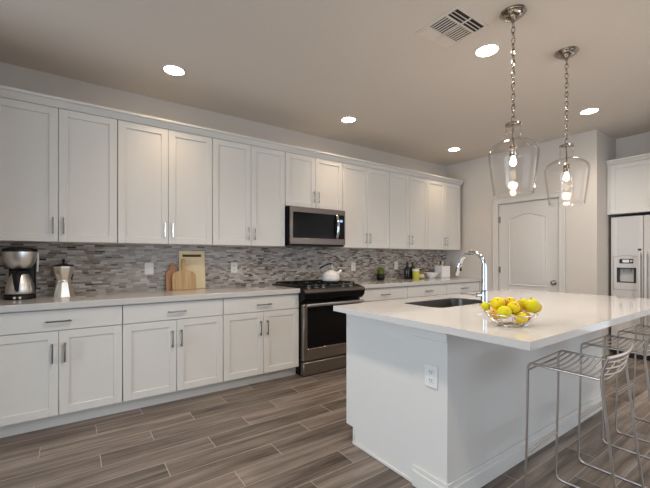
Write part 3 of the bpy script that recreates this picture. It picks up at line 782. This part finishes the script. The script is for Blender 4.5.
rt, fw = Vector((sin(YAW), -cos(YAW), 0)), Vector((cos(YAW), sin(YAW), 0))
def fruit_mesh(r):
    b = B(); pr = []
    for i in range(15):
        a_ = pi * i / 14; rr = r * sin(a_); z = -r * .93 * cos(a_)
        if i >= 12: z -= r * .10 * (i - 11) / 3 * (i - 11) / 3
        pr.append((max(rr, .0012), z))
    lathe(b, pr, 20); return b
stem_b = None
FRK = 1.10
FR = [  # u, v, depth, radius, material, label
    (487, 307.0, .05, .020, 1, 'small yellow-green fruit overhanging the bowl rim at far left'),
    (496, 304.5, .03, .030, 0, 'yellow fruit second from the left, on top of the pile'),
    (504.5, 304.2, .065, .026, 2, 'orange-tinged fruit at the back of the bowl left of center'),
    (511.5, 303.2, .088, .027, 0, 'yellow fruit at the back center of the bowl'),
    (505, 312.2, -.045, .028, 1, 'yellow-green fruit with a red base in the front left of the bowl'),
    (517.5, 308.5, .005, .032, 2, 'large orange fruit in the middle of the pile'),
    (528, 308, .000, .032, 1, 'large yellow-green fruit with dark stem end at the front right'),
    (535.5, 307.2, .050, .024, 2, 'orange fruit at the right edge of the bowl'),
    (511.5, 309.5, -.035, .025, 0, 'small yellow fruit wedged in the middle front of the pile'),
    (522, 304.3, .065, .027, 1, 'yellow-green fruit at the back right of the pile'),
    (520.5, 317.3, -.045, .026, 0, 'yellow fruit low in the front center of the bowl'),
    (495, 314.6, -.012, .024, 3, 'reddish fruit low in the left of the bowl'),
    (529, 318.0, -.005, .021, 3, 'reddish fruit low in the right of the bowl'),
]
cam_p = Vector((0, -3.82, 1.227))
FR = [(u, v, dp, r * FRK, mi, lab) for u, v, dp, r, mi, lab in FR]
base_dep = (BC - cam_p).dot(fw)
TG = []
for i, (u, v, dp, r, mi, lab) in enumerate(FR):
    dep = base_dep + dp
    TG.append(cam_p + fw * dep + rt * ((u - 325) / FPX * dep) + Vector((0, 0, -(v - HOR) / FPX * dep)))
PS = [p.copy() for p in TG]
for it in range(400):                      # settle the pile: no two fruits, nor a fruit and the bowl, share space
    if it < 300:
        for p, t_ in zip(PS, TG): p += (t_ - p) * .04
    for i in range(len(PS)):
        for j in range(i + 1, len(PS)):
            d_ = PS[j] - PS[i]; mn = (FR[i][3] + FR[j][3]) * 1.0; L_ = d_.length
            if L_ < mn:
                k = d_ / max(L_, 1e-6) * (mn - L_) * .5; PS[i] -= k; PS[j] += k
    for i, p in enumerate(PS):
        r = FR[i][3]; q = p - BC; rad = math.hypot(q.x, q.y)
        # bowl wall sampled as circles
        for m in range(9):
            kk = m / 8; cr = .052 + (rim_r - .052) * kk; cz = .003 + (bh - .003) * kk ** 1.7
            dx, dz = cr - rad, cz - q.z; dd_ = math.hypot(dx, dz)
            if dd_ < r + .003 and rad > 1e-5:
                f_ = (r + .003 - dd_) / max(dd_, 1e-6)
                p.x -= q.x / rad * dx * f_; p.y -= q.y / rad * dx * f_; p.z -= dz * f_
                q = p - BC; rad = math.hypot(q.x, q.y)
        if p.z - r < ZT + .004: p.z = ZT + .004 + r
for i, (u, v, dp, r, mi, lab) in enumerate(FR):
    p = PS[i]
    o = obj('apple', fruit_mesh(r), M_FRUIT[mi], None, 80)
    tag(o, lab, 'fruit', 'yellow fruit in the wire bowl'); o.location = p
    o.rotation_euler = (random.uniform(-.9, .9), random.uniform(-.9, .9), random.uniform(0, 6))
    b = B(); tube(b, [(0, 0, r * .78), (.001, 0, r * .93), (.003, .001, r * 1.06)], .0016, 6); obj('stem', b, M_STEM, o, 60)

# ------------------------------------------------------------------ things on the left counter
cmk = thing('coffee_maker', 'steel and black drip coffee maker with a metal carafe', 'coffee maker', (-.328, -.20, ZT), R(-6))
cmk.scale = (.93, .93, 1.03)
b = B(); lathe(b, [(.104, 0), (.106, .006), (.106, .026), (.098, .034)], 36); bx(b, (-.085, .03, 0), (.085, .115, .034), .01); bs = obj('base', b, M_PLAST, cmk, 50)
for x in (-.014, .020):
    b = B(); lathe(b, [(.009, 0), (.009, .004)], 14); obj('button', b, M_WPLAST, bs, rot=Matrix.Translation((x, -.1035, .016)) @ Matrix.Rotation(pi / 2, 4, 'X'))
b = B(); bx(b, (-.088, .058, .03), (.088, .118, .372), .02, 3); obj('column', b, M_PLAST, cmk, 50)
b = B(); lathe(b, [(.050, .222), (.074, .236), (.096, .268), (.108, .305), (.112, .345), (.112, .352)], 40); obj('filter_basket', b, M_TIN, cmk, 60)
b = B(); lathe(b, [(.114, .352), (.116, .364), (.112, .374), (.07, .384), (.02, .387)], 40); obj('lid', b, M_PLAST, cmk, 50)
b = B(); lathe(b, [(.088, .035), (.094, .045), (.092, .090), (.078, .140), (.060, .178), (.056, .186)], 36); cf = obj('carafe', b, M_TIN, cmk, 60)
b = B(); lathe(b, [(.056, .186), (.061, .190), (.061, .206), (.040, .216)], 36); obj('carafe_lid', b, M_PLAST, cf, 50)
b = B(); tube(b, [(0, -.060, .196), (0, -.092, .192), (0, -.112, .165), (0, -.116, .120), (0, -.106, .075), (0, -.093, .062)], [.034, .032, .026, .020, .013, .009], 12, flat=(.5, 1.0)); obj('carafe_handle', b, M_PLAST, cf, 60)
b = B(); tube(b, [(.106, .045, .20), (.112, .04, .30), (.110, .04, .345)], .007, 10); obj('water_gauge', b, M_WPLAST, cmk)

mk = thing('moka_pot', 'faceted aluminium stovetop moka pot with dark handle and knob', 'moka pot', (-.058, -.16, ZT), R(57))
mk.scale = (1.12, 1.12, 1.12)
b = B(); lathe(b, [(.068, 0), (.068, .004), (.046, .100), (.046, .106)], 8, rot=pi / 8); obj('boiler', b, M_ALU, mk, 20)
b = B(); lathe(b, [(.047, .104), (.052, .107), (.052, .117), (.047, .120)], 24); obj('collar', b, M_ALU, mk, 40)
b = B(); lathe(b, [(.043, .119), (.068, .213), (.068, .219)], 8, rot=pi / 8)
prism_y(b, [(-.055, .165), (-.083, .219), (-.05, .219)], -.014, .014); obj('upper_chamber', b, M_ALU, mk, 20)
b = B(); lathe(b, [(.069, .219), (.066, .226), (.030, .236), (.012, .240)], 8, rot=pi / 8); ld = obj('lid', b, M_PLAST, mk, 30)
b = B(); lathe(b, [(.006, .238), (.006, .250), (.011, .258), (.009, .272), (.004, .275)], 12); obj('knob', b, M_PLAST, ld, 50)
b = B(); tube(b, [(.055, .01, .208), (.080, .012, .222), (.106, .015, .216), (.112, .015, .190), (.105, .015, .110), (.103, .015, .095)], [.008, .009, .011, .012, .011, .008], 10, flat=(.8, 1)); obj('handle', b, M_PLAST, mk, 60)

def leaned(name, label, bmfn, mat, x, yb, tilt, group='cutting boards against the backsplash'):
    b = B(); bmfn(b); o = obj(name, b, mat, None, 40); tag(o, label, 'cutting board', group)
    o.location = (x, yb, ZT + .001); o.rotation_euler = (R(-tilt), 0, 0); return o
def big(b):
    w_, h_ = .128, .385; z0 = .325
    bx(b, (-w_, -.009, 0), (w_, .009, z0), .003); bx(b, (-w_, -.009, z0 + .025), (w_, .009, h_), .003)
    bx(b, (-w_, -.009, z0 - .003), (-w_ + .035, .009, z0 + .028), .0); bx(b, (w_ - .035, -.009, z0 - .003), (w_, .009, z0 + .028), .0)
def board_outline(w_, h_, hw, hh, r):
    P = [(-w_, 0), (w_, 0), (w_, h_ - r)]
    for i in range(1, 6): a_ = pi / 2 * i / 5; P.append((w_ - r + r * cos(a_), h_ - r + r * sin(a_)))
    P += [(hw + .03, h_ + .006), (hw + .008, h_ + .018), (hw, h_ + .036), (hw * .9, h_ + hh - hw)]
    for i in range(1, 8): a_ = pi * i / 8; P.append((hw * .95 * cos(a_), h_ + hh - hw + hw * sin(a_)))
    P += [(-hw * .9, h_ + hh - hw), (-hw, h_ + .036), (-hw - .008, h_ + .018), (-hw - .03, h_ + .006)]
    for i in range(0, 5): a_ = pi / 2 + pi / 2 * i / 5; P.append((-w_ + r + r * cos(a_), h_ - r + r * sin(a_)))
    P.append((-w_, h_ - r)); return P
bigb = leaned('cutting_board', 'large pale maple cutting board with a slot handle, rearmost of the boards', big, M_BOARD, 1.003, -.055, 6)
bb = B(); bx(bb, (-.094, -.004, .322), (.094, .008, .353)); obj('slot_shade_inset', bb, M_SLOTSHADE, bigb)  # dark inset paints the shade seen in the open handle slot
leaned('cutting_board', 'striped wooden paddle cutting board with a short handle, in front of the maple board', lambda b: prism_y(b, board_outline(.112, .180, .018, .130, .05), -.008, .008), M_PADDLE, .913, -.098, 8)
leaned('cutting_board', 'narrow reddish brown cutting board at the left of the boards', lambda b: prism_y(b, board_outline(.062, .20, .020, .065, .05), -.008, .008), M_BROWN, .812, -.062, 8)

# kettle
kt = thing('kettle', 'white enamel whistling kettle on the rear burner of the range', 'kettle', (2.540, -.33, .950), R(-12))
b = B(); lathe(b, [(.100, 0), (.106, .006), (.108, .03), (.103, .065), (.088, .095), (.062, .115), (.040, .121)], 36); obj('body', b, M_ENAMEL, kt, 60)
b = B(); lathe(b, [(.042, .119), (.040, .126), (.015, .132)], 24); ld = obj('lid', b, M_ENAMEL, kt, 50)
b = B(); tube(b, [(.075, 0, .075), (.110, 0, .105), (.136, 0, .130)], [.022, .016, .012], 14); obj('spout', b, M_ENAMEL, kt, 60)
b = B(); tube(b, [(.02, 0, .125), (.012, 0, .165), (.010, 0, .200)], .007, 10); obj('handle_post', b, M_CHROME, kt, 60)
b = B(); tube(b, [(-.145 + .155 * (1 - (1 - i / 12)), 0, .150 + .055 * sin(pi / 2 * i / 12)) for i in range(13)], .0105, 12, flat=(1, 1.3)); obj('handle', b, M_PLAST, kt, 60)
b = B(); tube(b, [(-.088, 0, .095), (-.125, 0, .130), (-.150, 0, .150)], .008, 10); obj('handle_bracket', b, M_CHROME, kt, 60)

# ------------------------------------------------------------------ things on the right counter
pl = thing('potted_herb', 'small green potted herb in a black pot near the backsplash', 'potted plant', (3.53, -.15, ZT))
b = B(); lathe(b, [(.042, 0), (.054, .012), (.060, .045), (.056, .070), (.052, .080), (.056, .086), (.050, .088), (.048, .075)], 28); obj('pot', b, M_PLAST, pl, 60)
b = B(); lathe(b, [(.049, .073), (.03, .078), (.005, .079)], 20); obj('soil', b, M_SOIL, pl)
b = B(); rnd = random.Random(3)
for i in range(120):
    a_ = rnd.uniform(0, 2 * pi); rr = rnd.uniform(0, .040); hgt = rnd.uniform(.045, .150); ln = rnd.uniform(.005, .07)
    x, y = rr * cos(a_), rr * sin(a_); wv = .006; px, py = -sin(a_) * wv, cos(a_) * wv
    q = []
    for k in (0, .5, 1):
        cx_, cy_, cz_ = x + cos(a_) * ln * k * k, y + sin(a_) * ln * k * k, .072 + hgt * k
        ww = (1 - k) * 1.0 + (.9 if k == .5 else 0) * .6
        q.append((b.verts.new((cx_ - px * ww, cy_ - py * ww, cz_)), b.verts.new((cx_ + px * ww + .0005, cy_ + py * ww, cz_))))
    for A_, B_ in zip(q, q[1:]): b.faces.new((A_[0], A_[1], B_[1], B_[0]))
me_leaf = obj('foliage', b, M_LEAF, pl, 60)
bt = thing('bottle', 'tall black glass bottle on the right counter beside the olive bottle', 'bottle', (4.085, -.14, ZT), 0, 'bottles on the right counter')
b = B(); lathe(b, [(.044, 0), (.046, .006), (.046, .145), (.040, .165), (.018, .185), (.016, .225)], 24); obj('body', b, M_DGLASS, bt, 50)
b = B(); lathe(b, [(.018, .222), (.018, .245), (.012, .248)], 16); obj('cap', b, M_PLAST, bt)
bt = thing('bottle', 'tall olive brown glass bottle behind the yellow-green soap tumbler', 'bottle', (4.225, -.12, ZT), 0, 'bottles on the right counter')
b = B(); lathe(b, [(.046, 0), (.048, .006), (.048, .135), (.040, .165), (.018, .190), (.016, .222)], 24); obj('body', b, M_OLIVE, bt, 50)
b = B(); lathe(b, [(.018, .220), (.018, .246), (.012, .249)], 16); obj('cap', b, M_OLIVE, bt)
sp_ = thing('soap_dispenser', 'yellow-green filled tumbler with a white top on the right counter', 'tumbler', (4.165, -.235, ZT))
b = B(); lathe(b, [(.045, 0), (.048, .004), (.052, .12), (.050, .122)], 24); obj('body', b, M_LIME, sp_, 50)
b = B(); lathe(b, [(.0525, .118), (.0525, .146), (.045, .152)], 24); obj('top', b, M_WPLAST, sp_)
jr = thing('jar', 'amber jar with a cream label between the tumbler and the white bowl', 'jar', (4.315, -.19, ZT))
b = B(); lathe(b, [(.058, 0), (.062, .005), (.062, .075), (.050, .105), (.030, .118), (.028, .128)], 28); obj('body', b, M_HONEY, jr, 60)
b = B(); lathe(b, [(.0628, .020), (.0628, .068)], 28, cap0=False, cap1=False); obj('label', b, M_PAPER, jr)
b = B(); lathe(b, [(.031, .125), (.031, .145), (.026, .148)], 20); obj('lid', b, M_PLAST, jr)
b = B(); lathe(b, [(.045, 0), (.050, .008), (.085, .04), (.118, .085), (.114, .086), (.082, .046), (.045, .014), (.01, .012)], 36)
bw = obj('bowl', b, M_CERAM, None, 60); tag(bw, 'low white ceramic bowl beside the white utensil box', 'bowl'); bw.location = (4.545, -.21, ZT)
ub = thing('utensil_box', 'tall white box holding wooden utensils at the end of the counter', 'box', (4.835, -.20, ZT))
b = B(); h_, w_ = .185, .105; t_ = .006
bx(b, (-w_, -.07, 0), (w_, .07, t_)); bx(b, (-w_, -.07, 0), (w_, -.07 + t_, h_), .002); bx(b, (-w_, .07 - t_, 0), (w_, .07, h_ + .015), .002)
bx(b, (-w_, -.07, 0), (-w_ + t_, .07, h_), .002); bx(b, (w_ - t_, -.07, 0), (w_, .07, h_), .002); obj('body', b, M_CERAM, ub)
def utensil(label, name, x, y, lean, mat, head):
    t = B(); top = Vector((x + lean, y + .004, .215 - .0)); bot = Vector((x, y, .010))
    tube(t, [bot, bot.lerp(top, .5), top], .006, 8)
    d = (top - bot).normalized()
    tube(t, [top - d * .01, top + d * .012, top + d * .032, top + d * .045], [.007, head, head * .95, .006], 12, flat=(.4, 1.0))
    o = obj(name, t, mat, None, 60); tag(o, label, 'utensil', 'utensils in the white box'); o.location = (4.835, -.20, ZT + .002)
utensil('pale wooden spoon at the left of the white utensil box', 'wooden_spoon', -.075, .0, -.012, M_PALEWOOD, .020)
utensil('black utensil with rounded head in the white box', 'spatula', -.035, .01, -.010, M_PLAST, .026)
utensil('white utensil in the middle of the white box', 'spatula', -.005, -.012, .004, M_CERAM, .022)
utensil('broad brown wooden spoon at the right of the white box', 'wooden_spoon', .035, .0, .008, M_SPOON, .030)
utensil('narrow light brown wooden spoon at the right edge of the white box', 'wooden_spoon', .078, .014, .010, M_PALEWOOD, .018)
